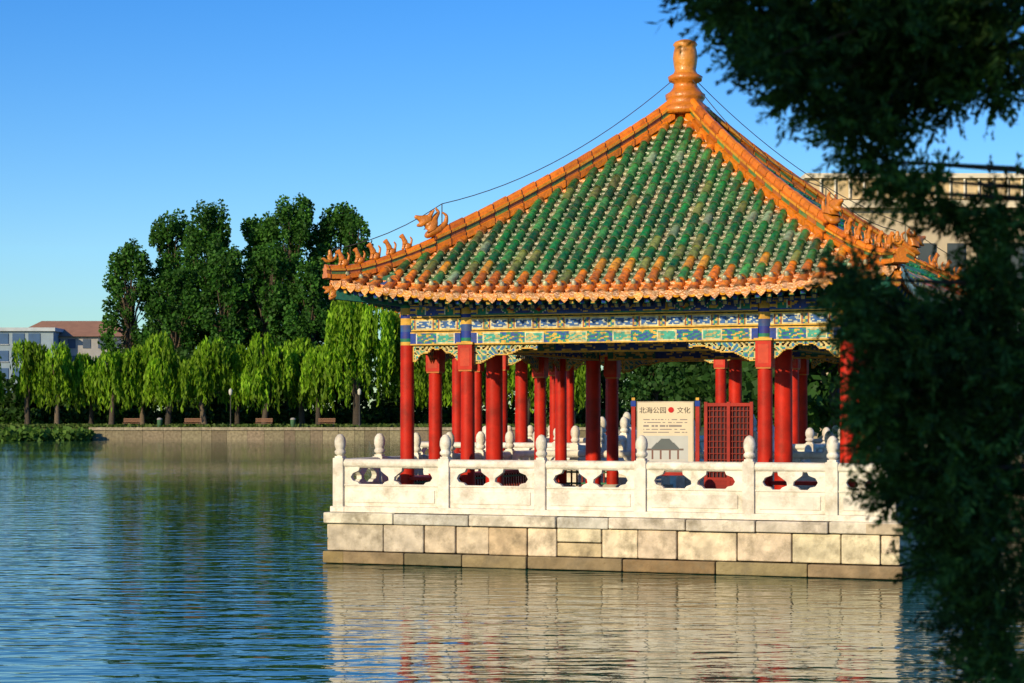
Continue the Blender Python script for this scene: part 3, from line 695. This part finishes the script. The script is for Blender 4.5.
for (x,y,z,rx,ry,rz) in J:
    vol=rx*ry*rz; big_=x>1.3 or z>3.75; n=int(32+48000*min(vol,.008)) if not big_ else 190
    P=incrown(n,(x,y,z),(rx*1.0,ry,rz*1.0),.05)-base; out=P-(np.array([x,y,z])-base); out/= (np.linalg.norm(out,axis=1)[:,None]+1e-6)
    d=out*.7+rng.normal(0,.45,(n,3))+np.array([-.4,0,-.05]); d/=np.linalg.norm(d,axis=1)[:,None]
    sc=.9 if not big_ else 1.9; K=18
    tone=rng.uniform(.35,2.0,n)*random.uniform(.7,1.35)
    sd=np.cross(d,rng.normal(size=(n,3))); sd/=np.linalg.norm(sd,axis=1)[:,None]
    for k in range(K):
        f=k/K; sg=1 if k%2 else -1
        o=P+d*(f*.11*sc); dirn=d*.7+sd*sg*(.75-.3*f)+rng.normal(0,.2,(n,3)); dirn/=np.linalg.norm(dirn,axis=1)[:,None]
        ln=.036*sc*(1-.5*f)*rng.uniform(.7,1.3,(n,1)); wv=np.cross(dirn,rng.normal(size=(n,3))); wv/=np.linalg.norm(wv,axis=1)[:,None]; wv=wv*.0048*sc
        m_=o+dirn*ln*.5; V.append(np.stack([o,m_+wv,o+dirn*ln,m_-wv],1)); C.append(cols(n,(.018,.052,.012),(.050,.115,.022))*tone[:,None])
    c=np.array([x,y,z])-base; h0=max(.6,c[2]+ (.15 if z>3.3 else -.2))
    if not (x>1.7):
        q1=Vector((c[0]*.35,c[1]*.4,h0+.10)); q2=Vector((c[0]*.7,c[1]*.75,(h0+c[2])/2+.10))
        t.tube([(0,0,h0-.1),q1,q2,tuple(c)],[.035,.018,.009,.003],6,(.07,.05,.033))
quads_obj('juniper_foliage',np.concatenate(V),np.concatenate(C),M_leafj,jr)
t.obj('trunk_and_limbs',M_bark,jr)
cl=[]
for i in range(46):
    d=np.random.default_rng(i).normal(size=3); d/=np.linalg.norm(d); cl.append(((d[0]*2.5,d[1]*2.2,6.0+d[2]*2.5),(1.0,1.0,.85)))
crown_tree('unseen_shade_tree',(-3.0,-2.4,.95),cl,200,.27,(.02,.06,.015),(.05,.10,.025),5.5,.25)  # unseen tree behind the camera, added to keep sun off the juniper

# ================= BUILDINGS =================
ob=empty('office_building',(-112.5,400,1.3))
b=MB(); b.box((0,6,9.0),(46,12,17.6),(.22,.30,.38)); b.box((0,5.8,18.0),(47,13,.7),(.40,.46,.52))
for fl in range(5):
    for i in range(14):
        x=-21+i*3.1; b.box((x,-.06,2.6+fl*3.4),(2.3,.2,2.1),(.04,.10,.22)); b.box((x,-.12,1.45+fl*3.4),(2.5,.3,.15),(.35,.4,.45))
b.obj('walls_and_windows',M_wall,ob)
hh=empty('hipped_roof_building',(-87,405,1.3)); b=MB(); b.box((0,7,8.4),(22,14,16.8),(.30,.30,.31))
for fl in range(5):
    for i in range(7): b.box((-9+i*3.0,-.06,2.2+fl*3.3),(1.5,.2,1.8),(.05,.08,.14))
b.add([(-12,-1,16.8),(12,-1,16.8),(12,15,16.8),(-12,15,16.8),(-7.5,7,20.2),(6.5,7,20.2)],[(0,1,5,4),(1,2,5),(2,3,4,5),(3,0,4),(3,2,1,0)],(.30,.16,.10))
b.obj('walls_and_roof',M_wall,hh)
ch=empty('cream_hall',(21.3,98,1.3)); b=MB(); b.box((0,5,5.6),(14,10,11.2),(.50,.42,.29)); b.box((0,4.9,11.35),(14.8,10.8,.35),(.70,.62,.45)); b.box((0,4.9,12.1),(14.2,10.2,1.0),(.58,.45,.26)); b.box((0,4.9,12.7),(14.7,10.7,.22),(.72,.66,.52))
for i in range(9):
    for fl in range(3): b.box((-5.7+i*1.4,-.05,2+fl*3.3),(.8,.2,1.8),(.05,.07,.08))
for i in range(20): b.box((-6.6+i*.685,-.30,12.1),(.08,.12,.9),(.75,.70,.56))
b.obj('walls_and_cornice',M_wall,ch)
def bench(x,y):
    e=empty('park_bench',(x,y,1.3)); b=MB()
    for q in range(4): b.box((0,-.25+q*.14,.45),(1.8,.11,.05),(.22,.11,.06))
    for q in range(3): b.box((0,.26,.62+q*.14),(1.8,.04,.10),(.22,.11,.06))
    for s in(-.75,.75): b.box((s,0,.22),(.07,.5,.44),(.05,.05,.05)); b.box((s,.28,.6),(.06,.06,.75),(.05,.05,.05))
    b.obj('seat_backrest_legs',M_wall,e)
def lamp(x,y):
    e=empty('street_lamp',(x,y,1.3)); b=MB(); b.lathe([(.12,0),(.12,.3),(.05,.4),(.045,3.3),(.1,3.4),(.18,3.5),(.2,3.9),(.08,4.05),(0,4.1)],0,0,10,lambda z:(.05,.05,.05) if z<3.4 else (.5,.5,.45)); b.obj('post_and_lantern',M_wall,e)
for x in(-40,-33.6,-26.1,-19.5): bench(x,215.6)
for x in(-29.5,-16): lamp(x,214.9)
def bin_(x,y):
    e=empty('litter_bin',(x,y,1.3)); b=MB(); b.lathe([(.0,0),(.25,0),(.28,.8),(.3,.82),(.3,.9),(.15,1.0),(0,1.02)],0,0,12,lambda z:(.08,.2,.1) if z<.8 else (.3,.3,.3)); b.obj('body_and_lid',M_wall,e)
bin_(-37,215.3); bin_(-23,215.3)

# ================= LIGHT & SKY =================
sx,sy=-.60,-.80; el=math.radians(20)
w=bpy.data.worlds.new('World'); scene.world=w; w.use_nodes=True; nt=w.node_tree; bg=nt.nodes['Background']
sk=nt.nodes.new('ShaderNodeTexSky'); sk.sky_type='NISHITA'; sk.sun_disc=False; sk.sun_elevation=el; sk.sun_rotation=math.atan2(sx,sy)%(2*math.pi); sk.ozone_density=2.0; sk.air_density=1.0; sk.dust_density=.3
hs=nt.nodes.new('ShaderNodeHueSaturation'); hs.inputs['Saturation'].default_value=1.5; hs.inputs['Value'].default_value=1.0; hs.inputs['Hue'].default_value=.506
tm=nt.nodes.new('ShaderNodeVectorMath'); tm.operation='MULTIPLY'; tm.inputs[1].default_value=(.70,.96,1.32)
nt.links.new(sk.outputs[0],hs.inputs['Color']); nt.links.new(hs.outputs[0],tm.inputs[0]); nt.links.new(tm.outputs[0],bg.inputs[0]); bg.inputs[1].default_value=.122
sd=bpy.data.lights.new('sun','SUN'); sd.energy=5.0; sd.angle=math.radians(.5); sd.color=(1,.80,.48)
so=bpy.data.objects.new('sun',sd); scene.collection.objects.link(so)
ln=math.hypot(sx,sy); v=Vector((sx/ln*math.cos(el),sy/ln*math.cos(el),math.sin(el))); so.rotation_euler=v.to_track_quat('Z','Y').to_euler()
# ================= CAMERA =================
cd=bpy.data.cameras.new('camera'); cam=bpy.data.objects.new('camera',cd); scene.collection.objects.link(cam); scene.camera=cam
cam.location=(0,0,2.6); cam.rotation_euler=(math.pi/2,0,0); cd.sensor_width=36; cd.lens=2050/1024*36; cd.shift_y=73.5/1024
cd.clip_start=.1; cd.clip_end=8000; cd.dof.use_dof=True; cd.dof.focus_distance=36; cd.dof.aperture_fstop=7
